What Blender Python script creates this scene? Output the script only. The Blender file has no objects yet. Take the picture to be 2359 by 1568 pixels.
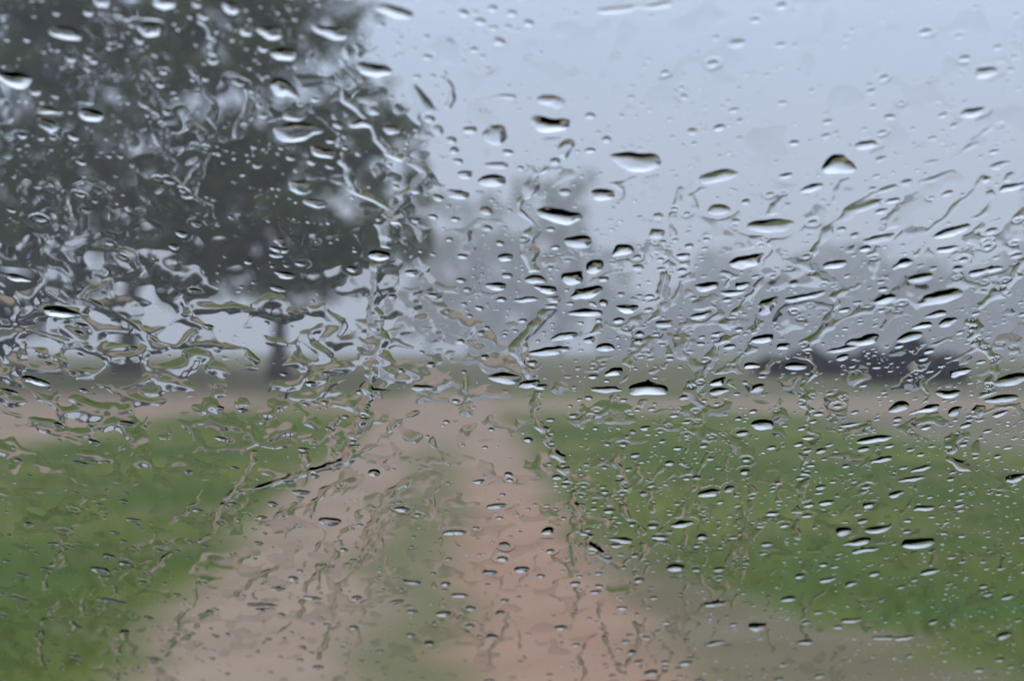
import bpy, math, random
import numpy as np
from mathutils import Vector, Matrix

random.seed(7)
RNG = np.random.default_rng(11)
scene = bpy.context.scene
COL = scene.collection

# ------------------------------------------------------------------ camera
EYE = Vector((0.0, 0.0, 1.5))
HFOV = math.radians(30.0)
PW, PH = 2359.0, 1568.0                     # working pixel frame of the photograph
FPX = PW / (2 * math.tan(HFOV / 2))         # focal length in those pixels
HORIZON = 805.0
PITCH = math.atan((HORIZON - PH / 2) / FPX)
GLASS_DIST = 0.30
GLASS_TILT = math.radians(27.0)

cam_data = bpy.data.cameras.new('camera')
cam = bpy.data.objects.new('camera', cam_data)
COL.objects.link(cam)
cam.location = EYE
cam.rotation_euler = (math.radians(90) + PITCH, 0, 0)
cam_data.sensor_width = 36.0
cam_data.lens = 18.0 / math.tan(HFOV / 2)
cam_data.clip_start = 0.01
cam_data.clip_end = 6000.0
cam_data.dof.use_dof = True
cam_data.dof.focus_distance = 0.322
cam_data.dof.aperture_fstop = 30.0
cam_data.dof.aperture_blades = 7
scene.camera = cam

# ------------------------------------------------------------------ world, sun, exposure
SUN_EL, SUN_AZ = math.radians(52), math.radians(35)
world = bpy.data.worlds.new('World')
scene.world = world
world.use_nodes = True
wn, wl = world.node_tree.nodes, world.node_tree.links
wn.clear()
w_out = wn.new('ShaderNodeOutputWorld')
w_bg = wn.new('ShaderNodeBackground')
w_sky = wn.new('ShaderNodeTexSky')
w_sky.sky_type = 'NISHITA'
w_sky.sun_disc = False
w_sky.sun_elevation = SUN_EL
w_sky.sun_rotation = SUN_AZ
w_sky.air_density = 1.0
w_sky.dust_density = 2.0
w_sky.ozone_density = 1.0
# an even rain-cloud deck over that sky: a little brighter towards the zenith, with soft uneven cloud
w_tc = wn.new('ShaderNodeTexCoord')
w_sep = wn.new('ShaderNodeSeparateXYZ')
wl.new(w_tc.outputs['Generated'], w_sep.inputs[0])
w_ramp = wn.new('ShaderNodeValToRGB')
e = w_ramp.color_ramp.elements
SKY_LOW, SKY_TOP = (5.3, 6.1, 7.8, 1), (13.2, 14.4, 17.4, 1)
e[0].position = 0.0; e[0].color = SKY_LOW
e[1].position = 0.34; e[1].color = SKY_TOP
m2 = w_ramp.color_ramp.elements.new(0.16); m2.color = (6.0, 7.05, 9.6, 1)
wl.new(w_sep.outputs['Z'], w_ramp.inputs[0])
w_noise = wn.new('ShaderNodeTexNoise')
w_noise.inputs['Scale'].default_value = 2.2
w_noise.inputs['Detail'].default_value = 4
wl.new(w_tc.outputs['Generated'], w_noise.inputs['Vector'])
w_mr = wn.new('ShaderNodeMapRange')
w_mr.inputs['From Min'].default_value = 0.3; w_mr.inputs['From Max'].default_value = 0.7
w_mr.inputs['To Min'].default_value = 0.93; w_mr.inputs['To Max'].default_value = 1.06
wl.new(w_noise.outputs['Fac'], w_mr.inputs['Value'])
w_mul = wn.new('ShaderNodeVectorMath'); w_mul.operation = 'SCALE'
wl.new(w_ramp.outputs['Color'], w_mul.inputs[0]); wl.new(w_mr.outputs[0], w_mul.inputs['Scale'])
w_mix = wn.new('ShaderNodeMixRGB'); w_mix.inputs[0].default_value = 0.88
wl.new(w_sky.outputs['Color'], w_mix.inputs[1]); wl.new(w_mul.outputs[0], w_mix.inputs[2])
wl.new(w_mix.outputs[0], w_bg.inputs['Color'])
w_bg.inputs['Strength'].default_value = 0.1
wl.new(w_bg.outputs[0], w_out.inputs['Surface'])

sun_data = bpy.data.lights.new('sun', 'SUN')
sun_data.energy = 0.5
sun_data.angle = math.radians(25)
sun_data.color = (1.0, 0.96, 0.9)
sun = bpy.data.objects.new('sun', sun_data)
COL.objects.link(sun)
# Nishita: rotation measured clockwise from +Y seen from above
sd = Vector((math.sin(SUN_AZ) * math.cos(SUN_EL), math.cos(SUN_AZ) * math.cos(SUN_EL), math.sin(SUN_EL)))
sun.rotation_euler = sd.to_track_quat('Z', 'Y').to_euler()
sun.location = sd * 50

scene.view_settings.view_transform = 'Standard'
scene.view_settings.look = 'None'
scene.view_settings.exposure = 0.0
scene.view_settings.gamma = 1.0
scene.view_settings.use_curve_mapping = False
cy = scene.cycles
cy.max_bounces = 16
cy.transmission_bounces = 14
cy.glossy_bounces = 6
cy.diffuse_bounces = 2
cy.volume_bounces = 0
cy.transparent_max_bounces = 24
cy.use_denoising = True
cy.sample_clamp_indirect = 4.0
cy.caustics_reflective = False

# ------------------------------------------------------------------ materials
def mat_new(name):
    m = bpy.data.materials.new(name)
    m.use_nodes = True
    return m, m.node_tree.nodes, m.node_tree.links, m.node_tree.nodes['Principled BSDF']

def mat_noise(name, c1, c2, scale, rough=0.8, detail=4, coord='Object', spec=0.3, bump=0.0):
    m, n, l, b = mat_new(name)
    tc = n.new('ShaderNodeTexCoord')
    t = n.new('ShaderNodeTexNoise'); t.inputs['Scale'].default_value = scale; t.inputs['Detail'].default_value = detail
    l.new(tc.outputs[coord], t.inputs['Vector'])
    r = n.new('ShaderNodeValToRGB')
    r.color_ramp.elements[0].position = 0.35; r.color_ramp.elements[0].color = (*c1, 1)
    r.color_ramp.elements[1].position = 0.65; r.color_ramp.elements[1].color = (*c2, 1)
    l.new(t.outputs['Fac'], r.inputs[0]); l.new(r.outputs[0], b.inputs['Base Color'])
    b.inputs['Roughness'].default_value = rough
    b.inputs['Specular IOR Level'].default_value = spec
    if bump:
        bp = n.new('ShaderNodeBump'); bp.inputs['Strength'].default_value = bump
        l.new(t.outputs['Fac'], bp.inputs['Height']); l.new(bp.outputs[0], b.inputs['Normal'])
    return m

def mat_leaf(name, c1, c2):
    """leaf colour varied from clump to clump, with some light coming through"""
    m, n, l, b = mat_new(name)
    g = n.new('ShaderNodeTexNoise'); g.inputs['Scale'].default_value = 0.7; g.inputs['Detail'].default_value = 3
    tc = n.new('ShaderNodeTexCoord'); l.new(tc.outputs['Object'], g.inputs['Vector'])
    r = n.new('ShaderNodeValToRGB')
    r.color_ramp.elements[0].position = 0.38; r.color_ramp.elements[0].color = (*c1, 1)
    r.color_ramp.elements[1].position = 0.62; r.color_ramp.elements[1].color = (*c2, 1)
    l.new(g.outputs['Fac'], r.inputs[0]); l.new(r.outputs[0], b.inputs['Base Color'])
    b.inputs['Roughness'].default_value = 0.65; b.inputs['Specular IOR Level'].default_value = 0.1
    tr = n.new('ShaderNodeBsdfTranslucent'); l.new(r.outputs[0], tr.inputs['Color'])
    mx = n.new('ShaderNodeMixShader'); mx.inputs[0].default_value = 0.22
    l.new(b.outputs[0], mx.inputs[1]); l.new(tr.outputs[0], mx.inputs[2])
    l.new(mx.outputs[0], n['Material Output'].inputs['Surface'])
    return m

M = {}
M['bark'] = mat_noise('bark', (0.045, 0.035, 0.035), (0.10, 0.08, 0.075), 3.0, 0.9, bump=0.4)
M['leaf_dark'] = mat_leaf('leaf_dark', (0.054, 0.070, 0.020), (0.115, 0.140, 0.040))
M['leaf_mid'] = mat_leaf('leaf_mid', (0.04, 0.055, 0.03), (0.075, 0.10, 0.055))
M['leaf_purple'] = mat_leaf('leaf_purple', (0.022, 0.017, 0.022), (0.05, 0.038, 0.048))
M['grass'] = mat_leaf('grass', (0.078, 0.112, 0.018), (0.150, 0.172, 0.038))
M['car_paint'] = mat_noise('car_paint', (0.003, 0.008, 0.010), (0.004, 0.010, 0.013), 2.0, 0.35, spec=0.35)
M['dash'] = mat_noise('dash', (0.006, 0.007, 0.009), (0.010, 0.011, 0.014), 60, 0.85, spec=0.15, bump=0.1)
M['rubber'] = mat_noise('rubber', (0.006, 0.006, 0.006), (0.012, 0.012, 0.012), 20, 0.7)

mw_, n_, l_, b_ = mat_new('water')
n_.remove(b_)
gl = n_.new('ShaderNodeBsdfGlass'); gl.inputs['IOR'].default_value = 1.333
gl.inputs['Roughness'].default_value = 0.0; gl.inputs['Color'].default_value = (1, 1, 1, 1)
l_.new(gl.outputs[0], n_['Material Output'].inputs['Surface'])
M['water'] = mw_
# the face of the water that wets the glass: light meeting it beyond the critical angle stays trapped in the pane
mc_, n_, l_, b_ = mat_new('water_wetting_glass')
n_.remove(b_)
rf = n_.new('ShaderNodeBsdfRefraction'); rf.inputs['IOR'].default_value = 1.333; rf.inputs['Roughness'].default_value = 0.0
l_.new(rf.outputs[0], n_['Material Output'].inputs['Surface'])
M['water_base'] = mc_
mg_, n_, l_, b_ = mat_new('clear_glass')
n_.remove(b_)
gt = n_.new('ShaderNodeBsdfTransparent'); gt.inputs['Color'].default_value = (0.965, 0.985, 0.98, 1)
l_.new(gt.outputs[0], n_['Material Output'].inputs['Surface'])
M['clear_glass'] = mg_

# ------------------------------------------------------------------ helpers
def tag(o, label=None, cat=None, group=None, kind=None):
    if label: o['label'] = label
    if cat: o['category'] = cat
    if group: o['group'] = group
    if kind: o['kind'] = kind
    return o

def mesh_obj(name, verts, faces, material, parent=None, smooth=False):
    me = bpy.data.meshes.new(name)
    me.from_pydata([tuple(v) for v in verts], [], faces)
    me.materials.append(material)
    if smooth:
        me.polygons.foreach_set('use_smooth', [True] * len(me.polygons))
    me.update()
    o = bpy.data.objects.new(name, me); COL.objects.link(o)
    if parent: o.parent = parent
    return o

def mesh_np(name, co, tris, material, smooth=None, parent=None):
    """fast triangle mesh from numpy arrays; smooth = bool array per triangle"""
    me = bpy.data.meshes.new(name)
    nv, nt = len(co), len(tris)
    me.vertices.add(nv); me.vertices.foreach_set('co', np.asarray(co, np.float32).ravel())
    me.loops.add(nt * 3); me.loops.foreach_set('vertex_index', np.asarray(tris, np.int32).ravel())
    me.polygons.add(nt)
    me.polygons.foreach_set('loop_start', np.arange(0, nt * 3, 3, dtype=np.int32))
    me.polygons.foreach_set('loop_total', np.full(nt, 3, np.int32))
    if smooth is not None:
        me.polygons.foreach_set('use_smooth', smooth)
    me.materials.append(material)
    if material is M.get('water'):
        me.materials.append(M['water_base'])
        me.polygons.foreach_set('material_index', (~np.asarray(smooth, bool)).astype(np.int32))
    me.update(calc_edges=True)
    o = bpy.data.objects.new(name, me); COL.objects.link(o)
    if parent: o.parent = parent
    return o

def empty(name, loc):
    o = bpy.data.objects.new(name, None); o.location = loc; o.empty_display_size = 0.2
    COL.objects.link(o); return o

def vnoise(x, y, seed=0):
    """smooth value noise in [-1, 1] for numpy arrays"""
    r = np.random.default_rng(seed).uniform(-1, 1, (256, 256))
    xi = np.floor(x).astype(int); yi = np.floor(y).astype(int)
    fx = x - xi; fy = y - yi
    fx = fx * fx * fx * (fx * (fx * 6 - 15) + 10); fy = fy * fy * fy * (fy * (fy * 6 - 15) + 10)
    a = r[xi % 256, yi % 256]; b = r[(xi + 1) % 256, yi % 256]
    c = r[xi % 256, (yi + 1) % 256]; d = r[(xi + 1) % 256, (yi + 1) % 256]
    return (a * (1 - fx) + b * fx) * (1 - fy) + (c * (1 - fx) + d * fx) * fy

def fbm(x, y, seed, octaves=3):
    s = 0; a = 1.0; t = 0
    for k in range(octaves):
        s = s + a * vnoise(x * 2 ** k, y * 2 ** k, seed + k); t += a; a *= 0.5
    return s / t

# ------------------------------------------------------------------ ground
def bank(x, y):
    """height of the land: level by the track, a low bank beyond the cross road"""
    t = np.clip((y - 57) / 12, 0, 1); t = t * t * (3 - 2 * t)
    u = np.clip((y - 150) / 900, 0, 1)
    near = 0.03 * vnoise(np.asarray(x) * 0.35 + 7, np.asarray(y) * 0.35 + 3, 5)
    return 0.72 * t - 1.4 * u * t + near * np.clip(1 - t, 0, 1)

ys = np.concatenate([-60 + np.arange(0, 60, 4.0), np.arange(0, 60, 0.75), np.arange(60, 160, 4.0), np.geomspace(160, 3500, 30)])
xs = np.concatenate([-np.geomspace(3500, 45, 22), np.arange(-42, 43, 1.5), np.geomspace(45, 3500, 22)])
X, Y = np.meshgrid(xs, ys)
Z = bank(X, Y)
nx, ny = len(xs), len(ys)
co = np.stack([X, Y, Z], -1).reshape(-1, 3)
i = np.arange(nx - 1)[None, :] + nx * np.arange(ny - 1)[:, None]
i = i.ravel()
tr = np.concatenate([np.stack([i, i + 1, i + nx + 1], 1), np.stack([i, i + nx + 1, i + nx], 1)])

mG, n, l, b = mat_new('ground_soil_and_grass')
M['ground'] = mG
tc = n.new('ShaderNodeTexCoord')
sep = n.new('ShaderNodeSeparateXYZ'); l.new(tc.outputs['Object'], sep.inputs[0])
def math_(op, a, b_=None, c=None, clamp=False):
    m = n.new('ShaderNodeMath'); m.operation = op; m.use_clamp = clamp
    for k, v in enumerate((a, b_, c)):
        if v is None: continue
        if isinstance(v, (int, float)): m.inputs[k].default_value = v
        else: l.new(v, m.inputs[k])
    return m.outputs[0]
def noise_(scale, detail=3, vec=None, dist=0.0):
    t = n.new('ShaderNodeTexNoise'); t.inputs['Scale'].default_value = scale; t.inputs['Detail'].default_value = detail
    t.inputs['Distortion'].default_value = dist
    l.new(vec or tc.outputs['Object'], t.inputs['Vector']); return t.outputs['Fac']
def smooth_(v, lo, hi):
    m = n.new('ShaderNodeMapRange'); m.interpolation_type = 'SMOOTHSTEP'
    m.inputs['From Min'].default_value = lo; m.inputs['From Max'].default_value = hi
    l.new(v, m.inputs['Value']); return m.outputs[0]
def mixc(f, a, b_):
    m = n.new('ShaderNodeMixRGB')
    if isinstance(f, (int, float)): m.inputs[0].default_value = f
    else: l.new(f, m.inputs[0])
    for k, v in ((1, a), (2, b_)):
        if isinstance(v, tuple): m.inputs[k].default_value = (*v, 1)
        else: l.new(v, m.inputs[k])
    return m.outputs[0]
def curve_(v, pts):
    """piecewise-linear function of a socket via chained map ranges"""
    out = None
    for (a0, b0), (a1, b1) in zip(pts[:-1], pts[1:]):
        m = n.new('ShaderNodeMapRange'); m.clamp = True
        m.inputs['From Min'].default_value = a0; m.inputs['From Max'].default_value = a1
        m.inputs['To Min'].default_value = 0 if out is not None else b0
        m.inputs['To Max'].default_value = (b1 - b0) if out is not None else b1
        l.new(v, m.inputs['Value'])
        out = m.outputs[0] if out is None else math_('ADD', out, m.outputs[0])
    return out
sx, sy = sep.outputs['X'], sep.outputs['Y']
wob = math_('MULTIPLY', math_('SUBTRACT', noise_(0.5, 5), 0.5), 1.1)
xw = math_('ADD', sx, wob)
big, fine, mid = noise_(0.16, 3), noise_(9.0, 5), noise_(1.1, 4, dist=0.5)
green = mixc(smooth_(big, 0.35, 0.65), (0.056, 0.088, 0.012), (0.150, 0.165, 0.034))
green = mixc(smooth_(mid, 0.45, 0.75), green, (0.056, 0.112, 0.024))
green = mixc(math_('MULTIPLY', smooth_(noise_(0.55, 4), 0.52, 0.68), 0.85), green, (0.165, 0.140, 0.070))
green = mixc(math_('MULTIPLY', fine, 0.35), green, (0.050, 0.085, 0.008))
soil = mixc(smooth_(mid, 0.3, 0.7), (0.255, 0.180, 0.130), (0.320, 0.235, 0.172))
soil = mixc(math_('MULTIPLY', smooth_(fine, 0.45, 0.7), 0.3), soil, (0.23, 0.17, 0.13))
orange = mixc(smooth_(mid, 0.3, 0.7), (0.300, 0.180, 0.122), (0.340, 0.215, 0.150))
taupe = mixc(smooth_(mid, 0.35, 0.65), (0.150, 0.115, 0.078), (0.195, 0.155, 0.108))
field = mixc(smooth_(big, 0.3, 0.7), (0.095, 0.105, 0.045), (0.145, 0.120, 0.070))
# wheel ruts: centre lines drift to the left going away
rl = curve_(sy, [(0, -1.05), (9.5, -1.32), (16.7, -1.72), (34, -2.1), (60, -2.9)])
rr = curve_(sy, [(0, 0.55), (9.5, 0.22), (16.7, 0.02), (34, -0.45), (60, -1.2)])
dl = math_('ABSOLUTE', math_('SUBTRACT', xw, rl)); dr = math_('ABSOLUTE', math_('SUBTRACT', xw, rr))
fl = math_('SUBTRACT', 1.0, smooth_(dl, 0.28, 0.80))
fr = math_('SUBTRACT', 1.0, smooth_(dr, 0.20, 0.76))
mid_strip = math_('SUBTRACT', 1.0, smooth_(math_('ABSOLUTE', math_('SUBTRACT', xw, math_('MULTIPLY', math_('ADD', rl, rr), 0.5))), 0.55, 0.95))
col = mixc(math_('MULTIPLY', mid_strip, 0.8), green, (0.165, 0.150, 0.080))
# beyond 30 m the middle strip is worn bare too
bare = math_('MULTIPLY', mid_strip, smooth_(sy, 22, 36))
col = mixc(bare, col, soil)
# grey gravel verge on the near right
lim_ = curve_(sy, [(0, 3.4), (8, 2.5), (10, 2.0), (12, 1.35), (14, 0.75), (18, 0.3)])
wob2 = math_('MULTIPLY', math_('SUBTRACT', noise_(1.3, 5), 0.5), 1.6)
vg = math_('MULTIPLY', math_('MULTIPLY', smooth_(xw, -0.2, 0.6), math_('SUBTRACT', 1.0, smooth_(math_('ADD', math_('SUBTRACT', sx, lim_), wob2), -0.45, 0.35))), 0.8)
col = mixc(vg, col, taupe)
col = mixc(fl, col, soil)
soil_r = mixc(smooth_(sy, 14, 26), orange, soil)
col = mixc(fr, col, soil_r)
# bare soil to the right far side, and the cross road with its bend towards us on the left
rb = math_('MULTIPLY', smooth_(xw, 5.6, 7.8), math_('MULTIPLY', smooth_(math_('ADD', sy, wob), 25, 31), 0.7))
col = mixc(rb, col, (0.19, 0.155, 0.12))
lp = math_('MULTIPLY', math_('SUBTRACT', 1.0, smooth_(math_('ADD', xw, math_('MULTIPLY', wob, 1.5)), -8.6, -6.6)), smooth_(math_('ADD', sy, math_('MULTIPLY', wob, 2.0)), 24, 28))
col = mixc(math_('MULTIPLY', lp, 0.95), col, soil)
cr = math_('MULTIPLY', smooth_(math_('ADD', sy, math_('MULTIPLY', wob, 3.0)), 42, 49), math_('SUBTRACT', 1.0, smooth_(math_('ADD', sy, math_('MULTIPLY', wob, 2.0)), 57, 60)))
crn = math_('MULTIPLY', cr, curve_(noise_(0.22, 3), [(0.35, 1.0), (0.65, 0.45)]))
col = mixc(crn, col, soil)
col = mixc(smooth_(sy, 59, 62), col, field)
l.new(col, b.inputs['Base Color'])
b.inputs['Roughness'].default_value = 0.75; b.inputs['Specular IOR Level'].default_value = 0.04
bp = n.new('ShaderNodeBump'); bp.inputs['Strength'].default_value = 0.6; bp.inputs['Distance'].default_value = 0.05
l.new(fine, bp.inputs['Height']); l.new(bp.outputs[0], b.inputs['Normal'])
g = mesh_np('ground', co, tr, mG, smooth=[True] * len(tr))
tag(g, kind='structure', label='rutted pinkish dirt track between green grass verges, with a cross road beyond')

# grass tufts on the verges (nobody could count them)
def track_mask(x, y):
    l0 = np.interp(y, [0, 9.5, 16.7, 34, 60], [-1.0, -1.25, -1.68, -2.1, -2.9])
    r0 = np.interp(y, [0, 9.5, 16.7, 34, 60], [0.55, 0.22, 0.02, -0.45, -1.2])
    return (x < l0 - 0.75) | ((x > r0 + 0.7) & (x > np.interp(y, [0, 8, 10, 12, 14, 18], [3.4, 2.6, 2.1, 1.5, 0.9, 0.5])))
N = 22000
gy = 4 + 38 * RNG.random(N) ** 1.4; gx = (RNG.random(N) - 0.5) * (6 + gy * 0.9)
k = track_mask(gx, gy) & ~((gx < -6.6) & (gy > 25)) & ~((gx > 6.6) & (gy > 26))
gx, gy = gx[k], gy[k]; N = len(gx)
gz = bank(gx, gy)
ang = RNG.random(N) * 6.28; hh = RNG.uniform(0.03, 0.11, N); wd = RNG.uniform(0.006, 0.016, N)
lx, ly = RNG.normal(0, 0.04, N), RNG.normal(0, 0.04, N)
p0 = np.stack([gx - np.cos(ang) * wd, gy - np.sin(ang) * wd, gz], 1)
p1 = np.stack([gx + np.cos(ang) * wd, gy + np.sin(ang) * wd, gz], 1)
p2 = np.stack([gx + lx, gy + ly, gz + hh], 1)
co = np.concatenate([p0, p1, p2]); tr = np.stack([np.arange(N), np.arange(N) + N, np.arange(N) + 2 * N], 1)
tag(mesh_np('grass', co, tr, M['grass']), kind='stuff', label='short wet green grass on the verges beside the dirt track')

# ------------------------------------------------------------------ trees
def tube_mesh(pts, radii, seg=8):
    vs, fs = [], []
    for k, (p, r) in enumerate(zip(pts, radii)):
        d = (Vector(pts[min(k + 1, len(pts) - 1)]) - Vector(pts[max(k - 1, 0)])).normalized()
        a = d.orthogonal().normalized(); c = d.cross(a)
        for s in range(seg):
            t = 2 * math.pi * s / seg
            vs.append(Vector(p) + (a * math.cos(t) + c * math.sin(t)) * r)
    for k in range(len(pts) - 1):
        for s in range(seg):
            s2 = (s + 1) % seg
            fs.append((k * seg + s, k * seg + s2, (k + 1) * seg + s2, (k + 1) * seg + s))
    fs.append(tuple(range(seg))[::-1]); fs.append(tuple((len(pts) - 1) * seg + s for s in range(seg)))
    return vs, fs

def tree(name, base, trunk_h, clusters, leaves, leaf_size, mat, rng, trunk_r=0.3, limbs=6, gap=0.0, lean=0.0):
    """clusters: list of (x, y, z, rx, rz) relative to the base; leaves = how many leaf faces in all"""
    root = empty(name, base)
    tp = [(lean * t * t * 2 + 0.15 * math.sin(3 * t + base[0]), 0, -0.1 + t * trunk_h * 1.35) for t in np.linspace(0, 1, 8)]
    tr_ = [trunk_r * (1.25 - 0.9 * t) * (1.9 if t == 0 else 1.1 if t < .2 else 1) for t in np.linspace(0, 1, 8)]
    mesh_obj('trunk', *tube_mesh(tp, tr_, 10), M['bark'], root, True)
    top = Vector(tp[-2])
    order = sorted(range(len(clusters)), key=lambda q: -clusters[q][3])[:limbs]
    for q in order:
        c = clusters[q]
        s = Vector(tp[rng.integers(3, 7)]); t = Vector(c[:3])
        midp = s.lerp(t, 0.5) + Vector((0, 0, 0.35 * abs(t.x - s.x) * 0.3))
        mesh_obj('limb', *tube_mesh([s, s.lerp(midp, 0.6), midp, midp.lerp(t, 0.6), t], [trunk_r * 0.42, trunk_r * 0.34, trunk_r * 0.26, trunk_r * 0.17, trunk_r * 0.06], 7), M['bark'], root, True)
    vol = np.array([c[3] ** 2 * c[4] for c in clusters]); vol = vol / vol.sum()
    which = rng.choice(len(clusters), size=leaves, p=vol)
    C = np.array(clusters)[which]
    d = rng.normal(size=(leaves, 3)); d /= np.linalg.norm(d, axis=1)[:, None]
    r = rng.random(leaves) ** 0.42
    P = C[:, :3] + d * r[:, None] * np.stack([C[:, 3], C[:, 3], C[:, 4]], 1)
    if gap > 0:
        f = fbm(P[:, 0] * 1.25 + 31 + base[0], P[:, 2] * 1.25 + 17, 40, 4)
        keep = f + rng.normal(0, 0.10, len(P)) > (gap - 0.72)
        P = P[keep]
    m = len(P)
    a = rng.normal(size=(m, 3)); a /= np.linalg.norm(a, axis=1)[:, None]
    b2 = np.cross(a, rng.normal(size=(m, 3))); b2 /= np.linalg.norm(b2, axis=1)[:, None]
    L = leaf_size * rng.uniform(0.5, 1.4, m)[:, None]
    V = np.concatenate([P - a * L, P + b2 * L * 0.45, P + a * L, P - b2 * L * 0.45])
    ii = np.arange(m)
    T = np.concatenate([np.stack([ii, ii + m, ii + 2 * m], 1), np.stack([ii, ii + 2 * m, ii + 3 * m], 1)])
    mesh_np('crown', V, T, mat, parent=root)
    return root

def blobs(rng, n, x0, x1, z0, z1, r0, r1, yspan=3.0, shape=None):
    out = []
    while len(out) < n:
        x, z = rng.uniform(x0, x1), rng.uniform(z0, z1)
        if shape and not shape(x, z): continue
        r = rng.uniform(r0, r1)
        out.append((x, rng.uniform(-yspan, yspan), z, r, r * rng.uniform(0.6, 0.95)))
    return out

rg = np.random.default_rng(3)
YT = 65.0
def gz_at(x, y): return float(bank(np.array([x]), np.array([y]))[0])
def px2x(px, d): return (px - PW / 2) / FPX * d
def py2z(py, d): return EYE.z + (HORIZON - py) / FPX * d
# big tree whose trunk stands in the open gap, its crown's edge falling to the right
bx, bz = px2x(652, YT), gz_at(px2x(652, YT), YT)
def edge(x, z):
    X_, Z_ = x + bx, z + bz
    px = X_ / YT * FPX + PW / 2; py = HORIZON - (Z_ - EYE.z) / YT * FPX
    lim = np.interp(py, [-200, 0, 200, 350, 500, 640, 720], [690, 770, 890, 950, 900, 900, 880])
    return px < lim + rg.uniform(-90, 70)
t = tree('broad_tree', (bx, YT, bz), 6.0, blobs(rg, 90, -4.9, 5.2, 3.0, 17.5, 0.8, 1.7, 3.0, edge) + blobs(rg, 26, 0.8, 4.3, 3.0, 9.0, 0.8, 1.4, 2.5),
         50000, 0.15, M['leaf_dark'], rg, 0.20, 11, 0.53)
tag(t, 'dark spreading tree with a slim trunk, its crown ending against the open sky', 'tree', 'large trees beyond the cross road')
bx = px2x(300, YT + 3)
t = tree('broad_tree', (bx, YT + 3, gz_at(bx, YT + 3)), 5.0, blobs(rg, 90, -5.0, 4.6, 2.9, 17.5, 0.8, 1.8, 3.0), 46000, 0.15, M['leaf_dark'], rg, 0.30, 11, 0.50)
tag(t, 'dark thick-trunked tree left of the slim-trunked one, crown filling the upper left', 'tree', 'large trees beyond the cross road')
bx = px2x(-40, YT + 8)
t = tree('broad_tree', (bx, YT + 8, gz_at(bx, YT + 8)), 4.0, blobs(rg, 60, -5.0, 3.6, 1.6, 16, 0.9, 1.8, 3.0), 30000, 0.2, M['leaf_mid'], rg, 0.4, 8, 0.5)
tag(t, 'grey green tree cut off by the left edge of the view', 'tree', 'large trees beyond the cross road')

# paler trees standing far off in the rain
far = [  # px, py top, distance, half width px, label
    (1085, 430, 400, 110, 'pale grey tree fading in the rain just right of the dark crown'),
    (1290, 385, 380, 90, 'tallest pale grey tree fading in the rain near the middle of the view'),
    (1190, 540, 430, 120, 'low pale grey tree between the two taller faded ones'),
    (1425, 560, 560, 50, 'small faint tree right of the tallest pale grey tree'),
    (985, 520, 430, 60, 'faded tree partly hidden behind the edge of the dark crown'),
]
for k, (px, top, d, hw, lab) in enumerate(far):
    X_ = px2x(px, d); base = gz_at(X_, d); H = py2z(top, d) - base; w = hw / FPX * d
    nb = 60
    cl = [(float(rg.normal(0, 0.55) * w), float(rg.uniform(-2, 2)), H * float(rg.uniform(0.12, 0.95)), w * 0.26, w * 0.3) for _ in range(nb)]
    t = tree('faded_tree', (X_, d, base), H * 0.5, cl, 8000, 0.5, M['leaf_dark'], rg, 0.35, 5, 0.42)
    tag(t, lab, 'tree', 'pale trees far off in the rain')
# tree line on the right, a mass in the rain
root_cl = []
V, T, off = [], [], 0
m = 26000
xx = rg.uniform(24, 190, m); d = rg.uniform(500, 560, m)
top = 27 + 13 * fbm(xx * 0.055, xx * 0, 60, 4) - 13 * np.exp(-((xx - 34) / 16) ** 2)
z = top * rg.random(m) ** 0.95
P = np.stack([xx, d, z], 1)
a = rg.normal(size=(m, 3)); a /= np.linalg.norm(a, axis=1)[:, None]
b2 = np.cross(a, rg.normal(size=(m, 3))); b2 /= np.linalg.norm(b2, axis=1)[:, None]
L = rg.uniform(0.5, 1.2, m)[:, None]
V = np.concatenate([P - a * L, P + b2 * L * 0.6, P + a * L, P - b2 * L * 0.6]); ii = np.arange(m)
T = np.concatenate([np.stack([ii, ii + m, ii + 2 * m], 1), np.stack([ii, ii + 2 * m, ii + 3 * m], 1)])
tag(mesh_np('far_woodland', V, T, M['leaf_mid']), kind='stuff', label='far grey green woodland almost lost in the rain on the right')

# the two dark bushes
def bush(px0, px1, top, d, n, lab):
    X_ = px2x((px0 + px1) / 2, d); w = (px1 - px0) / 2 / FPX * d; base = gz_at(X_, d); H = py2z(top, d) - base
    root = empty('dark_bush', (X_, d, base))
    for s in range(5):
        tx = w * (s - 2) * 0.35
        mesh_obj('stem', *tube_mesh([(tx * 0.3, 0, -0.05), (tx * 0.7, 0.1, H * 0.4), (tx, 0, H * 0.75)], [0.05, 0.035, 0.015], 6), M['bark'], root, True)
    th = rg.uniform(0, math.pi, n); r = rg.random(n) ** 0.5
    lump = 1 + 0.25 * np.sin(th * 5 + X_)
    xb = rg.uniform(-1, 1, n); ph_ = rg.uniform(0, 6); hb = H * (1 - xb ** 4) ** 0.7 * (0.8 + 0.22 * np.sin(xb * 7 + ph_))
    P = np.stack([xb * w, rg.uniform(-1, 1, n) * w * 0.4, hb * rg.random(n) ** 1.15], 1)
    a = rg.normal(size=(n, 3)); a /= np.linalg.norm(a, axis=1)[:, None]
    b2 = np.cross(a, rg.normal(size=(n, 3))); b2 /= np.linalg.norm(b2, axis=1)[:, None]
    L = rg.uniform(0.06, 0.16, n)[:, None]
    V = np.concatenate([P - a * L, P + b2 * L * 0.5, P + a * L, P - b2 * L * 0.5]); ii = np.arange(n)
    T = np.concatenate([np.stack([ii, ii + n, ii + 2 * n], 1), np.stack([ii, ii + 2 * n, ii + 3 * n], 1)])
    mesh_np('foliage', V, T, M['leaf_purple'], parent=root)
    tag(root, lab, 'bush', 'dark bushes beyond the cross road')
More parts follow.
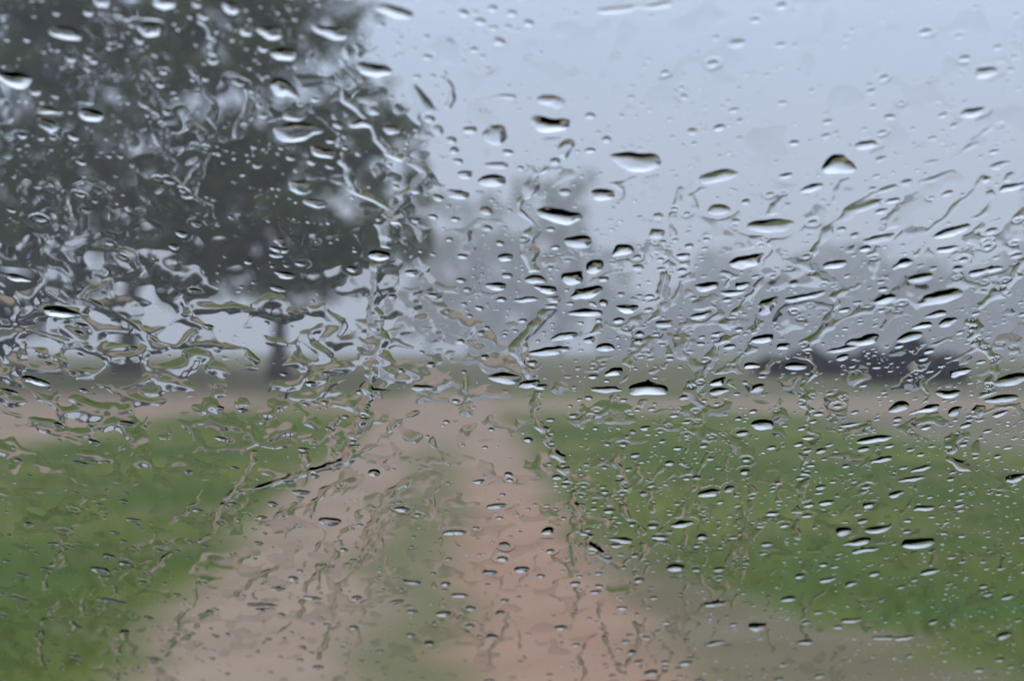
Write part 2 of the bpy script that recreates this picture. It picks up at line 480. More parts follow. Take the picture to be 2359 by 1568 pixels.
bush(1965, 2215, 778, 64, 7000, 'larger purplish dark bush on the right beyond the dirt road')
bush(1740, 1990, 803, 67, 4200, 'lower, fainter purplish bush left of the larger dark bush')

# ------------------------------------------------------------------ rain haze
hz = mesh_obj('haze', [(x, y, z) for x in (-1200, 1200) for y in (-1000, 1500) for z in (-3, 60)],
              [(0, 1, 3, 2), (4, 6, 7, 5), (0, 4, 5, 1), (2, 3, 7, 6), (0, 2, 6, 4), (1, 5, 7, 3)], bpy.data.materials.new('haze'))
mh = hz.data.materials[0]; mh.use_nodes = True
n = mh.node_tree.nodes; l = mh.node_tree.links; n.remove(n['Principled BSDF'])
pv = n.new('ShaderNodeVolumePrincipled'); pv.inputs['Color'].default_value = (0.99, 0.98, 0.98, 1); pv.inputs['Density'].default_value = 0.0018
pv.inputs['Anisotropy'].default_value = 0.0
l.new(pv.outputs[0], n['Material Output'].inputs['Volume'])
tag(hz, kind='stuff', label='pale rain haze over the fields')

# ------------------------------------------------------------------ the car: windscreen, dashboard, bonnet
ez = Vector((0, math.sin(PITCH), math.cos(PITCH)))              # camera up
ey = Vector((0, math.cos(PITCH), -math.sin(PITCH) * -1))        # camera forward (pitched up)
ey = Vector((0, math.cos(PITCH), math.sin(PITCH)))
ez = Vector((0, -math.sin(PITCH), math.cos(PITCH)))
P0 = EYE + ey * GLASS_DIST                                       # point of the outer glass face on the axis
beta = GLASS_TILT - PITCH
TV = Vector((0, math.cos(beta), -math.sin(beta)))                # down the glass, away from us
NV = Vector((0, math.sin(beta), math.cos(beta)))                 # outward normal
FR = Matrix(((1, 0, 0), tuple(TV), tuple(NV))).transposed()      # columns u, v, n  (u x v = n)

def glass_uv(px, py):
    """where the line of sight through a photo pixel meets the outer face of the glass, in metres on the glass"""
    px = np.asarray(px, float); py = np.asarray(py, float)
    dx = (px - PW / 2) / FPX; dz = (PH / 2 - py) / FPX
    D = np.stack([dx, np.full_like(dx, 1.0) * ey.y + dz * ez.y, ey.z + dz * ez.z], -1)
    nn = np.array(NV); t = (np.array(P0 - EYE) @ nn) / (D @ nn)
    Q = D * t[..., None] - np.array(P0 - EYE)
    return Q[..., 0], Q @ np.array(TV)

car = empty('car', (0, 1.0, 0))
tag(car, 'dark car whose rain-wet windscreen the view looks out through', 'car')
def on_glass(u, v, w=0.0):
    return Vector(P0) + Vector((1, 0, 0)) * u + TV * v + NV * w
def local(p): return Vector(p) - Vector((0, 1.0, 0))
def slab(name, u0, u1, v0, v1, w0, w1, material, parent):
    vs = [local(on_glass(u, v, w)) for u in (u0, u1) for v in (v0, v1) for w in (w0, w1)]
    return mesh_obj(name, vs, [(0, 1, 3, 2), (4, 6, 7, 5), (0, 4, 5, 1), (2, 3, 7, 6), (0, 2, 6, 4), (1, 5, 7, 3)], material, parent)
UL, UR, VT, VB = -0.95, 0.55, -0.26, 0.62
slab('windscreen', UL, UR, VT, VB, -0.0055, -0.00005, M['clear_glass'], car)
# roof header above and the pillars at the sides
slab('roof', UL - 0.12, UR + 0.12, VT - 0.10, VT - 0.002, -0.03, 0.004, M['car_paint'], car)
slab('pillar', UL - 0.09, UL - 0.002, VT, VB, -0.04, 0.006, M['car_paint'], car)
slab('pillar', UR + 0.002, UR + 0.09, VT, VB, -0.04, 0.006, M['car_paint'], car)
slab('cowl', UL - 0.09, UR + 0.09, VB + 0.002, VB + 0.10, -0.02, 0.004, M['rubber'], car)
# roof skin running back over our heads
z_r = on_glass(0, VT - 0.10).z; y_r = on_glass(0, VT - 0.10).y
mesh_obj('roof_lining', [local((x, y, z)) for x in (UL - .12, UR + .12) for (y, z) in ((y_r + .02, z_r - .02), (y_r - 1.6, z_r + .03), (y_r + .02, z_r + .01), (y_r - 1.6, z_r + .06))],
         [(0, 1, 3, 2), (4, 6, 7, 5), (0, 4, 5, 1), (2, 3, 7, 6), (0, 2, 6, 4), (1, 5, 7, 3)], M['dash'], car)
# dashboard top: a shallow swelling shelf below the glass
pe = on_glass(0, VB - 0.01, -0.02)
prof = [(pe.y, pe.z), (pe.y - 0.18, pe.z + 0.015), (pe.y - 0.36, pe.z + 0.02), (pe.y - 0.50, pe.z - 0.005), (pe.y - 0.56, pe.z - 0.06), (pe.y - 0.58, pe.z - 0.30), (pe.y - .60, pe.z - .6)]
vs, fs = [], []
for k, (y, z) in enumerate(prof):
    for x in np.linspace(UL - 0.1, UR + 0.1, 9): vs.append(local((x, y, z)))
for k in range(len(prof) - 1):
    for s in range(8):
        a0 = k * 9 + s; fs.append((a0, a0 + 1, a0 + 10, a0 + 9))
mesh_obj('dashboard', vs, fs, M['dash'], car, True)
# bonnet: curved sheet falling away in front of the cowl
cb = on_glass(0, VB + 0.10)
vs, fs = [], []
nxb, nyb = 17, 12
for j in range(nyb):
    t = j / (nyb - 1); y = cb.y + 0.01 + t * 1.05
    for i_ in range(nxb):
        s = i_ / (nxb - 1) * 2 - 1
        x = (UL + UR) / 2 + s * (0.82 - 0.06 * t)
        z = cb.z - 0.005 + 0.03 * math.sin(t * 1.5) - 0.16 * t * t - 0.07 * s * s * s * s + 0.012 * math.exp(-((abs(s) - 0.55) / 0.12) ** 2)
        vs.append(local((x, y, z)))
for j in range(nyb - 1):
    for i_ in range(nxb - 1):
        a0 = j * nxb + i_; fs.append((a0, a0 + 1, a0 + nxb + 1, a0 + nxb))
mesh_obj('bonnet', vs, fs, M['car_paint'], car, True)

# ------------------------------------------------------------------ water on the glass: height of water over every spot of the pane
STEP = 2.55                                   # spacing of the height samples, in photo working pixels
gxp = np.arange(-150, PW + 150, STEP); gyp = np.arange(-110, PH + 110, STEP)
GX, GY = np.meshgrid(gxp, gyp)
U, Vv = glass_uv(GX, GY)
NYG, NXG = GX.shape
MM = 0.001
def region(cx, cy, rx, ry, soft=0.35):
    d = np.sqrt(((GX - cx) / rx) ** 2 + ((GY - cy) / ry) ** 2)
    return np.clip((1 + soft - d) / (2 * soft), 0, 1)

# --- web of film: warped cell borders
def cells(u, v, size, seed):
    r = np.random.default_rng(seed); J = r.random((128, 128, 2))
    x = u / size; y = v / size; xi = np.floor(x).astype(int); yi = np.floor(y).astype(int)
    d1 = np.full(u.shape, 9.0); d2 = np.full(u.shape, 9.0); id1 = np.zeros(u.shape, int)
    for a in (-1, 0, 1):
        for b in (-1, 0, 1):
            cx_, cy_ = xi + a, yi + b
            jj = J[cx_ % 128, cy_ % 128]
            d = np.hypot(cx_ + jj[..., 0] - x, cy_ + jj[..., 1] - y)
            n1 = d < d1
            d2 = np.where(n1, d1, np.minimum(d2, d)); id1 = np.where(n1, (cx_ % 128) * 128 + cy_ % 128, id1)
            d1 = np.where(n1, d, d1)
    return (d2 - d1) * size * 0.5, id1, r.random(128 * 128)
wu = U + 1.5 * MM * fbm(U / (7 * MM), Vv / (7 * MM), 100, 3) + 0.5 * MM * fbm(U / (1.6 * MM), Vv / (1.6 * MM), 120, 2)
wv = Vv + 1.8 * MM * fbm(U / (7 * MM) + 50, Vv / (7 * MM), 110, 3) + 0.5 * MM * fbm(U / (1.6 * MM) + 9, Vv / (1.6 * MM), 130, 2)
dA, idA, rA = cells(wu + 1, wv * 0.9 + 1, 8.5 * MM, 1)
# how wet each part of the glass is
wet = 0.10 + 0 * U
wet = np.maximum(wet, 0.70 * region(230, 760, 560, 190))
wet = np.maximum(wet, 0.60 * region(880, 790, 330, 200))
wet = np.maximum(wet, 0.46 * region(380, 440, 620, 360))
wet = np.maximum(wet, 0.20 * region(1750, 260, 900, 330))
wet = np.maximum(wet, 0.62 * region(220, 960, 620, 170))
wet = np.maximum(wet, 0.48 * region(450, 1150, 720, 230))
wet = np.maximum(wet, 0.46 * region(950, 1200, 560, 330))
wet = np.maximum(wet, 0.40 * region(2000, 720, 620, 300))
wet = np.maximum(wet, 0.34 * region(1500, 1150, 600, 300))
wet = np.maximum(wet, 0.44 * region(300, 1350, 500, 200))
steep = np.clip(1.0 - (GY - 950) / 500, 0.45, 1.0)               # lower down the film lies flatter
steep = steep * np.clip(0.55 + GY / 1200, 0.55, 1.0)
# broken web: ridges that swell, thin out and stop
wmod = fbm(U / (7 * MM) + 3, Vv / (9 * MM), 140, 3)
wid = MM * (-0.22 + 0.85 * wet + 1.5 * wmod)
hA = 0.115 * (wid - dA)
# sheets of film: lobed pools, stretched a little across
n1_ = fbm(wu / (6.0 * MM) + 11, wv / (9.5 * MM) + 5, 170, 3)
n2_ = fbm(wu / (3.0 * MM) + 3, wv / (5.2 * MM) + 8, 180, 2)
pool = 0.62 * n1_ + 0.38 * n2_ + (0.95 * wet - 0.74) * 0.55
ripple = 1 + 0.4 * fbm(wu / (2.4 * MM), wv / (3.6 * MM), 190, 2)
hN = 0.42 * MM * pool * ripple
# short crosswise ridges left where the glass is streaming
n3_ = fbm(wu / (3.8 * MM) + 21, wv / (3.4 * MM) + 15, 195, 2)
hS = 0.30 * MM * (n3_ * 0.9 - 0.43 + 0.24 * wet)
def blur(A, n):
    for _ in range(n):
        A = 0.25 * np.roll(A, 1, 0) + 0.5 * A + 0.25 * np.roll(A, -1, 0)
        A = 0.25 * np.roll(A, 1, 1) + 0.5 * A + 0.25 * np.roll(A, -1, 1)
    return A
DVR = np.gradient(Vv, axis=0)                                      # metres of glass per row of samples
def slump(A, s):
    """let the water lean down the glass: gentle upper flank, steeper lower one, same outline"""
    r = np.arange(NYG)[:, None] - s * np.maximum(A, 0) / DVR
    r = np.clip(r, 0, NYG - 1.001); r0 = r.astype(int); t = r - r0; c = np.arange(NXG)[None, :].repeat(NYG, 0)
    B = A[r0, c] * (1 - t) + A[r0 + 1, c] * t
    return np.where((A > 0), np.maximum(B, 0.05 * A), A)
F = np.maximum(np.maximum(hA, hN), hS)
F = blur(np.clip(F, -0.3 * MM, 0.12 * MM + 0 * F) * 0.55 + F * 0.45, 6)
Fs = blur(F, 14) * 1.1; tq = np.clip((np.where(GX < 950, 900, 700) - GY) / 300, 0, 1); F = F * (1 - tq) + Fs * tq   # higher, nearer glass: broader swells
F = np.where(F > 0, F * steep, F)
F = np.maximum(F, -0.3 * MM)
def smax(a, b, k):
    h = np.clip(0.5 + 0.5 * (a - b) / k, 0, 1)
    return b + (a - b) * h + k * h * (1 - h)

# --- runs of water, drawn as lines over the photo and carried onto the glass
runs = [
 ([(2020,465),(1960,480),(1920,520),(1890,560),(1850,600),(1870,640),(1920,665)],13),
 ([(1760,640),(1720,690),(1680,740),(1660,800),(1640,830),(1610,870),(1590,900),(1612,935)],13),
 ([(1985,655),(1930,680),(1910,740),(1860,790),(1850,830),(1880,860),(1850,900),(1870,945),(1860,1000),(1850,1080),(1848,1160),(1835,1240)],12),
 ([(2359,480),(2330,560),(2350,600),(2300,680),(2240,740),(2250,790),(2290,830),(2280,890),(2250,950),(2200,1010),(2185,1050),(2220,1080)],14),
 ([(1570,430),(1560,480),(1545,560),(1530,640),(1520,720),(1500,780),(1490,830)],10),
 ([(1320,330),(1290,375),(1230,400),(1205,460),(1230,520),(1215,600),(1255,650),(1275,690),(1240,740),(1190,800),(1210,850),(1240,900),(1230,950),(1262,1020),(1300,1080),(1320,1150),(1340,1230),(1400,1290)],15),
 ([(897,358),(950,375),(985,395),(940,450),(905,480),(895,540),(885,600),(870,640),(855,710),(880,780),(870,840),(850,900),(830,980),(800,1060),(700,1090),(640,1110),(550,1135),(520,1160)],17),
 ([(787,353),(815,395),(822,440),(870,462),(905,482)],12),
 ([(770,262),(790,320),(787,353)],9),
 ([(2190,395),(2130,420),(2080,430),(2020,442),(1960,470)],9),
 ([(2126,382),(2193,365),(2250,333)],9),
 ([(2243,317),(2317,267)],9),
 ([(1980,720),(1930,740),(1890,772),(1850,800)],13),
 ([(1070,860),(1075,940)],9),
 ([(1420,1040),(1425,1120),(1440,1180),(1490,1230),(1560,1260)],11),
 ([(1690,1400),(1700,1370),(1740,1350),(1790,1310)],8),
 ([(330,200),(370,300),(400,400),(470,470),(490,520)],10),
 ([(480,40),(490,140)],12),
 ([(590,1040),(570,1100),(530,1150),(490,1230),(380,1280),(330,1350)],10),
 ([(720,1010),(700,1090),(690,1150),(640,1190),(560,1200)],9),
 ([(150,1380),(110,1420),(90,1470),(100,1540)],9),
 ([(290,1450),(272,1500),(270,1565)],9),
 ([(1385,1390),(1390,1470),(1420,1530),(1440,1555)],7),
 ([(1620,1390),(1550,1480),(1530,1550)],8),
 ([(1490,1420),(1460,1500),(1440,1550)],8),
 ([(850,1230),(830,1300),(780,1350),(770,1420),(740,1520)],8),
 ([(1000,1180),(1020,1260),(1000,1330),(1020,1400)],7),
 ([(2020,1060),(1900,1120),(1830,1180)],7),
 ([(1560,1085),(1500,1130),(1500,1180)],8),
 ([(225,570),(290,575),(320,620),(250,640),(200,690)],10),
 ([(200,690),(300,740),(400,800),(440,760)],12),
 ([(430,720),(540,705),(620,720),(680,715)],11),
 ([(410,800),(480,790),(560,800),(585,830),(560,850)],10),
 ([(1600,480),(1590,450),(1655,410)],8),
 ([(1440,18),(1380,20),(1500,16),(1545,8)],9),
 ([(1083,240),(1100,228),(1150,222),(1185,225)],7),
 ([(1028,170),(1036,205),(1033,245)],10),
 ([(1820,612),(1860,612),(1885,650)],9),
 ([(2110,445),(2060,490),(2020,560),(2010,640)],9),
]
rw = random.Random(21)
def trail(x, y, slope, length, wpx):
    pts = [(x, y)]; d = 0.0
    while d < length:
        st = rw.uniform(22, 48); d += st
        kx = slope + rw.uniform(-0.9, 0.9)
        x, y = x + kx * st * 0.8, y + st * rw.uniform(0.55, 1.0)
        pts.append((x, y))
    runs.append((pts, wpx))
for _ in range(24): trail(rw.uniform(150, 1000), rw.uniform(930, 1420), -0.85, rw.uniform(90, 330), rw.uniform(6, 9))
for _ in range(34): trail(rw.uniform(700, 1800), rw.uniform(980, 1480), -0.12, rw.uniform(90, 300), rw.uniform(5, 8))
for _ in range(14): trail(rw.uniform(1350, 2350), rw.uniform(330, 820), -0.75, rw.uniform(80, 260), rw.uniform(7, 11))
for _ in range(18): trail(rw.uniform(1400, 2350), rw.uniform(950, 1480), -0.5, rw.uniform(80, 220), rw.uniform(6, 8))
for _ in range(8): trail(rw.uniform(50, 800), rw.uniform(60, 500), 0.25, rw.uniform(120, 260), rw.uniform(8, 12))
def seg_field(pts, wpx, seed):
    """signed profile height of one run: drawn through glass coordinates with a wandering line and width"""
    pu, pv = glass_uv([p[0] for p in pts], [p[1] for p in pts])
    xs0, xs1 = min(p[0] for p in pts) - 60, max(p[0] for p in pts) + 60
    ys0, ys1 = min(p[1] for p in pts) - 50, max(p[1] for p in pts) + 50
    j0, j1 = np.searchsorted(gxp, [xs0, xs1]); k0, k1 = np.searchsorted(gyp, [ys0, ys1])
    sl = (slice(k0, k1), slice(j0, j1)); u, v = U[sl], Vv[sl]
    if u.size == 0: return None
    uu = u + 1.0 * MM * fbm(u / (4 * MM) + seed, v / (4 * MM), 200 + seed, 2); vv = v + 0.8 * MM * fbm(u / (4 * MM), v / (4 * MM) + seed, 230 + seed, 2)
    best = np.full(u.shape, 1.0); par = np.zeros(u.shape)
    for q in range(len(pts) - 1):
        ax, ay, bx_, by_ = pu[q], pv[q], pu[q + 1], pv[q + 1]
        ll = (bx_ - ax) ** 2 + (by_ - ay) ** 2 + 1e-12
        t = np.clip(((uu - ax) * (bx_ - ax) + (vv - ay) * (by_ - ay)) / ll, 0, 1)
        d = np.hypot(uu - ax - t * (bx_ - ax), vv - ay - t * (by_ - ay))
        m = d < best; best = np.where(m, d, best)
    dist = 1.0
    w0 = wpx * 0.5 * GLASS_DIST / FPX
    w = w0 * (1.0 + 0.75 * fbm(u / (3.0 * MM) + seed * 3, v / (3.0 * MM), 260 + seed, 2))
    h = (0.155 + 0.05 * np.clip((GY[sl] - 1000) / 300, 0, 1)) * w * (1 - (best / np.maximum(w, 0.1 * w0)) ** 2)
    return sl, np.maximum(h, -0.3 * MM)

# --- drops: (x, y, width, height) of each, read off the photo
drops = [
 (1144,310,55,56),(1140,417,70,33),(1059,447,57,24),(1387,447,62,32),(1120,487,34,24),(1294,495,115,42),(1084,300,38,22),
 (1467,372,122,48),(1264,287,110,40),(907,26,95,34),(860,160,85,32),(1264,232,60,30),(1040,323,28,17),(1047,347,26,20),
 (1170,352,34,15),(1145,382,50,19),(1055,372,30,15),(1072,402,34,20),(1360,347,26,14),(1397,322,26,18),(1517,498,28,17),(1147,97,36,22),
 (2270,167,56,26),(2240,260,56,24),(1926,380,72,54),(1653,407,92,30),(1660,482,55,28),(1773,522,112,36),(2183,447,34,18),(2307,380,46,20),
 (2290,350,28,12),(2330,432,60,24),(2057,462,36,15),(2030,487,30,14),(1873,432,56,22),(1993,335,52,22),(1700,100,50,22),
 (1334,556,76,35),(1430,577,55,32),(1367,613,46,36),(1317,640,60,40),(1354,673,66,32),(1390,697,26,18),(1354,720,76,20),(1444,711,55,28),
 (1424,738,30,15),(1510,537,40,26),(1164,593,38,18),(1280,570,26,13),(877,587,50,26),(947,630,34,19),(1467,593,22,14),(1469,615,28,20),
 (1228,642,52,22),(1260,668,46,22),(1394,800,46,26),(1414,857,52,22),(1164,870,96,30),(1497,898,102,34),(977,893,70,16),(1304,773,52,20),
 (1360,783,34,16),(1470,786,26,13),(1267,808,110,18),(1397,896,76,18),(1222,884,50,18),(1245,890,40,14),
 (1713,600,76,36),(1773,703,46,44),(1628,660,60,27),(1711,656,38,20),(1688,674,60,15),(1926,610,56,24),(2180,574,50,20),(2190,533,82,30),
 (2020,551,62,22),(1993,573,30,16),(2040,690,52,25),(2166,684,106,32),(1616,726,42,20),(1850,684,90,18),(1830,653,28,18),(2080,606,44,26),
 (2253,627,50,24),(2160,723,44,21),(2180,743,38,25),(2123,751,46,18),(2096,776,58,25),(1996,781,66,28),(1806,797,40,18),(1940,804,76,15),
 (1830,843,56,24),(1730,842,42,22),(1760,780,50,24),(2213,857,46,25),(2336,873,62,36),(1656,877,42,20),(1656,900,42,18),(1746,893,38,20),
 (2186,907,58,20),(2310,918,78,19),(2136,941,60,20),(2070,937,44,26),(2200,947,32,28),(1753,977,50,25),(2016,1011,80,20),(1960,977,56,11),
 (2303,953,38,15),(1710,997,30,15),(1990,1034,32,15),(1530,745,50,16),(1650,770,36,14),(2120,640,60,20),(2290,620,40,16),(1575,590,34,15),
 (187,1067,40,11),(862,1088,32,20),(695,1133,46,12),(762,1200,46,25),(307,1197,36,11),(457,1175,30,10),(230,1312,40,18),(1145,1165,56,14),
 (250,1382,62,14),(1162,1255,28,18),(1045,1226,52,15),(925,1173,38,12),(1105,1108,36,12),(915,1386,40,12),(1020,1413,36,15),(355,1517,34,10),
 (175,1513,30,11),(40,1378,50,11),(950,1341,46,10),(1060,1370,48,12),(640,1355,40,9),(600,1392,70,10),(720,1376,46,10),(1130,1318,36,12),
 (1630,1135,58,19),(1680,1126,26,19),(1715,1086,25,15),(1542,1067,28,13),(2122,1080,46,16),(2030,1058,54,13),(2100,1102,64,13),(2343,1100,52,20),
 (2062,1139,42,18),(1905,1157,38,15),(2000,1163,34,14),(1778,1182,36,13),(1570,1206,50,18),(1435,1243,60,18),(1520,1237,50,13),(1262,1223,36,21),
 (1942,1223,42,19),(1980,1246,56,19),(2027,1218,56,17),(2117,1251,80,28),(1987,1267,62,14),(1555,1307,42,20),(1200,1311,44,15),(1815,1379,38,18),
 (1745,1443,44,24),(1500,1548,36,16),(2140,1316,48,16),(2150,1431,24,15),(1645,1391,58,13),(1962,1428,52,11),(2312,1463,32,21),(2030,1468,50,11),
 (2082,1468,46,12),(1650,1480,50,12),(1855,1478,40,13),(1580,1526,34,12),(1905,1335,36,15),(1960,1345,36,14),(1420,1256,36,11),(2130,1170,50,14),
 (150,77,74,36),(343,70,50,34),(30,180,80,52),(375,6,60,38),(233,2,38,38),(660,126,60,34),(650,204,68,46),(680,306,118,48),(207,264,68,34),
 (107,288,48,38),(570,70,36,32),(622,74,56,34),(765,76,82,32),(693,432,54,40),(723,468,60,22),(677,268,48,26),(80,212,26,20),(333,178,20,20),
 (340,192,18,14),(600,243,20,16),(606,267,22,15),(717,374,26,17),(670,364,26,14),(760,384,26,12),(320,94,24,20),(203,30,24,18),(203,130,24,18),
 (213,140,22,16),(550,192,38,16),(297,303,18,13),(168,316,28,18),(530,20,40,34),(860,255,34,22),(800,120,28,34),(838,286,52,24),(905,300,40,22),
 (780,290,30,20),(743,352,60,26),(643,555,26,16),(650,566,20,12),(637,588,36,16),(693,608,30,12),(135,720,82,34),(80,876,58,22),(20,902,46,12),
 (643,575,44,16),(188,750,38,16),(980,905,40,12),(1145,660,54,22),(1155,690,30,14),(660,633,44,18),(640,665,38,14),(450,670,44,14),(110,255,56,18),
 (290,975,44,14),(560,945,30,10),(510,1010,34,10),(700,1035,30,10),(1270,705,34,10),(1215,690,60,14),(1000,680,46,14),(1010,300,24,26),(990,275,30,18),
 (40,640,60,20),(5,632,20,12),(870,900,50,12),(760,860,60,10),(1690,255,30,12),(2130,75,36,16),(1830,330,28,14),(2050,270,34,12),(1810,405,36,16),
]
drops = [(float(x), float(y), w * 0.92, h * 0.88) for x, y, w, h in drops]
named = len(drops)
# fill-in drops too plain to list one by one
def dens(x, y):
    d = 0.25
    if x > 1250 and 520 < y < 1150: d = 1.0
    elif 900 < x <= 1250 and 300 < y < 900: d = 0.75
    elif x > 1250 and y >= 1150: d = 0.9
    elif x > 1250 and 250 < y <= 520: d = 0.6
    elif x > 1250: d = 0.25
    elif y < 520: d = 0.6
    elif y > 1150: d = 0.8
    else: d = 0.22
    return d
rr_ = random.Random(5)
occ = [(x, y, w, h) for x, y, w, h in drops]
def clear_of(x, y, w, h, s=0.62):
    for a, b, c, d in occ:
        if abs(a - x) < (c + w) * s and abs(b - y) < (d + h) * s: return False
    return True
tries = 0
while len(drops) < named + 1450 and tries < 40000:
    tries += 1
    x, y = rr_.uniform(-140, PW + 140), rr_.uniform(-100, PH + 100)
    if rr_.random() > dens(x, y): continue
    w = 11 + 17 * rr_.random() ** 2.4
    tilt_f = 0.62 - 0.24 * min(max(y / PH, 0), 1)
    h = w * tilt_f * rr_.uniform(0.8, 1.15)
    if not clear_of(x, y, w, h): continue
    drops.append((x, y, w, h)); occ.append((x, y, w, h))

tries = 0; more = len(drops)
while len(drops) < more + 480 and tries < 30000:
    tries += 1
    x, y = rr_.uniform(1300, PW + 100), rr_.uniform(560, 1330)
    w = 9 + 13 * rr_.random() ** 1.6; h = w * rr_.uniform(0.32, 0.5)
    if not clear_of(x, y, w, h, 0.56): continue
    drops.append((x, y, w, h)); occ.append((x, y, w, h))

keepout = np.zeros(F.shape)
DR = np.full(F.shape, -0.3 * MM)
for q, (x, y, w, h) in enumerate(drops):
    r = np.random.default_rng(1000 + q)
    sk = 0.30 * (x - PW / 2) / PW * (h * 2)               # window grows a little for the slant
    j0, j1 = np.searchsorted(gxp, [x - w - 14, x + w + 14]); k0, k1 = np.searchsorted(gyp, [y - h - 12, y + h + 12])
    if j1 <= j0 or k1 <= k0: continue
    sl = (slice(k0, k1), slice(j0, j1)); u, v = U[sl], Vv[sl]
    cu, cv = glass_uv(x, y); _, v0 = glass_uv(x, y - h / 2); _, v1 = glass_uv(x, y + h / 2)
    eu, _ = glass_uv(x + w / 2, y)
    Ru, Rv = float(eu - cu), float(v1 - v0) / 2
    a_, b_ = (u - cu), (v - cv)
    s = min(Ru, Rv)
    small = w < 30
    wob_ = (0.14 if small else 0.24) * s
    a_ = a_ + wob_ * fbm(u / (1.5 * s) + q, v / (1.5 * s), 300 + q % 40, 2) * 1.6
    b_ = b_ + wob_ * fbm(u / (1.5 * s), v / (1.5 * s) + q, 350 + q % 40, 2) * 1.6
    # slant, a bow along the long side, sometimes a second lobe
    tau = math.radians(9.5 * (x - PW / 2) / (PW / 2) * (1.0 if y < 1150 else 0.75) + r.uniform(-6, 6))
    b_ = b_ + a_ * math.tan(tau) * (Rv / (h / 2)) / (Ru / (w / 2))
    bow = r.uniform(-0.1, 0.15) * Rv if small else r.uniform(-0.30, 0.45) * Rv
    b_ = b_ + bow * (np.clip(a_ / Ru, -1.5, 1.5) ** 2 - 0.3)
    pw_ = 2.0 if small else r.uniform(1.9, 2.4)
    rad = (np.abs(a_ / Ru) ** pw_ + np.abs(b_ / Rv) ** pw_)
    kk = (r.uniform(0.20, 0.36) if y > 560 else r.uniform(0.15, 0.27)) * s
    lean_ = 1 + (r.uniform(-0.05, 0.28) if not (x < 1250 and y > 1050) else r.uniform(-0.7, -0.3)) * np.clip(b_ / Rv, -1, 1)
    hgt = kk * (1 - rad) * lean_
    if w > 38 and r.random() < 0.6:
        side = r.choice([-1, 1]); f2 = r.uniform(0.35, 0.6)
        rad2 = ((a_ - side * 0.72 * Ru) / (f2 * Ru * 1.1)) ** 2 + ((b_ - r.uniform(-0.3, 0.5) * Rv) / (f2 * Rv * 1.2)) ** 2
        h2 = kk * 0.6 * (1 - rad2)
        m_ = np.clip(0.5 + 0.5 * (hgt - h2) / (0.25 * kk), 0, 1)
        hgt = h2 + (hgt - h2) * m_ + 0.25 * kk * m_ * (1 - m_); rad = np.minimum(rad, rad2)
    near = np.clip((1.75 - np.sqrt(rad)) / 0.35, 0, 1)
    if wet[sl].mean() < 0.5 and r.random() < 0.85: keepout[sl] = np.maximum(keepout[sl], near)
    DR[sl] = np.maximum(DR[sl], np.maximum(hgt, -0.3 * MM))

R_ = np.full(F.shape, -0.3 * MM)
for q, (pts, wpx) in enumerate(runs):
    res = seg_field(pts, wpx * 2.0, q)
    if res is None: continue
    sl, h = res
    R_[sl] = np.maximum(R_[sl], h)
R_ = blur(R_, 2)
F = smax(F, R_, 0.02 * MM) - 0.004 * MM
F = slump(F, 3.0)
F = np.where(keepout > 0, np.minimum(F, F * (1 - keepout) - 0.25 * MM * keepout), F)
DR = slump(DR, 0.7)
F = np.maximum(F, DR)
F[0, :] = F[-1, :] = -0.1 * MM; F[:, 0] = F[:, -1] = -0.1 * MM

# --- turn the height map into closed bodies of water (outline cut exactly where the height falls to nil)
def components(n, a, b):
    parent = np.arange(n)
    while True:
        pa, pb = parent[a], parent[b]
        lo, hi = np.minimum(pa, pb), np.maximum(pa, pb)
        m = lo != hi
        if not m.any(): return parent
        np.minimum.at(parent, hi[m], lo[m])
        while True:
            pp = parent[parent]
            if (pp == parent).all(): break
            parent = pp
f = F.ravel(); NG = f.size
idx = np.arange(NG).reshape(NYG, NXG)
q00, q10, q01, q11 = idx[:-1, :-1].ravel(), idx[:-1, 1:].ravel(), idx[1:, :-1].ravel(), idx[1:, 1:].ravel()
T = np.concatenate([np.stack([q00, q01, q11], 1), np.stack([q00, q11, q10], 1)])   # winding: up after v points down-glass
pos = f > 0
cnt = pos[T].sum(1)
T = T[cnt > 0]; cnt = cnt[cnt > 0]
full = T[cnt == 3]
def rot(Tk, first):
    """rotate each triangle so that the chosen corner comes first"""
    c = first.argmax(1); r = np.arange(len(Tk))
    return np.stack([Tk[r, c], Tk[r, (c + 1) % 3], Tk[r, (c + 2) % 3]], 1)
one = T[cnt == 1]; one = rot(one, pos[one])
two = T[cnt == 2]; two = rot(two, ~pos[two])
def ekey(a, b): return np.minimum(a, b).astype(np.int64) * NG + np.maximum(a, b)
keys = np.concatenate([ekey(one[:, 0], one[:, 1]), ekey(one[:, 0], one[:, 2]), ekey(two[:, 0], two[:, 1]), ekey(two[:, 0], two[:, 2])])
uk, inv = np.unique(keys, return_inverse=True)
ea, eb = uk // NG, uk % NG
t = f[ea] / (f[ea] - f[eb]); t = np.clip(t, 0.02, 0.98)
Uf, Vf = U.ravel(), Vv.ravel()
EU, EV = Uf[ea] + t * (Uf[eb] - Uf[ea]), Vf[ea] + t * (Vf[eb] - Vf[ea])
n1, n2 = len(one), len(two)
i1a, i1b, i2a, i2b = NG + inv[:n1], NG + inv[n1:2 * n1], NG + inv[2 * n1:2 * n1 + n2], NG + inv[2 * n1 + n2:]
TT = np.concatenate([full, np.stack([one[:, 0], i1a, i1b], 1), np.stack([i2a, two[:, 1], two[:, 2]], 1), np.stack([i2a, two[:, 2], i2b], 1)])
AU, AV, AH = np.concatenate([Uf, EU]), np.concatenate([Vf, EV]), np.concatenate([np.maximum(f, 0), np.zeros(len(uk))])
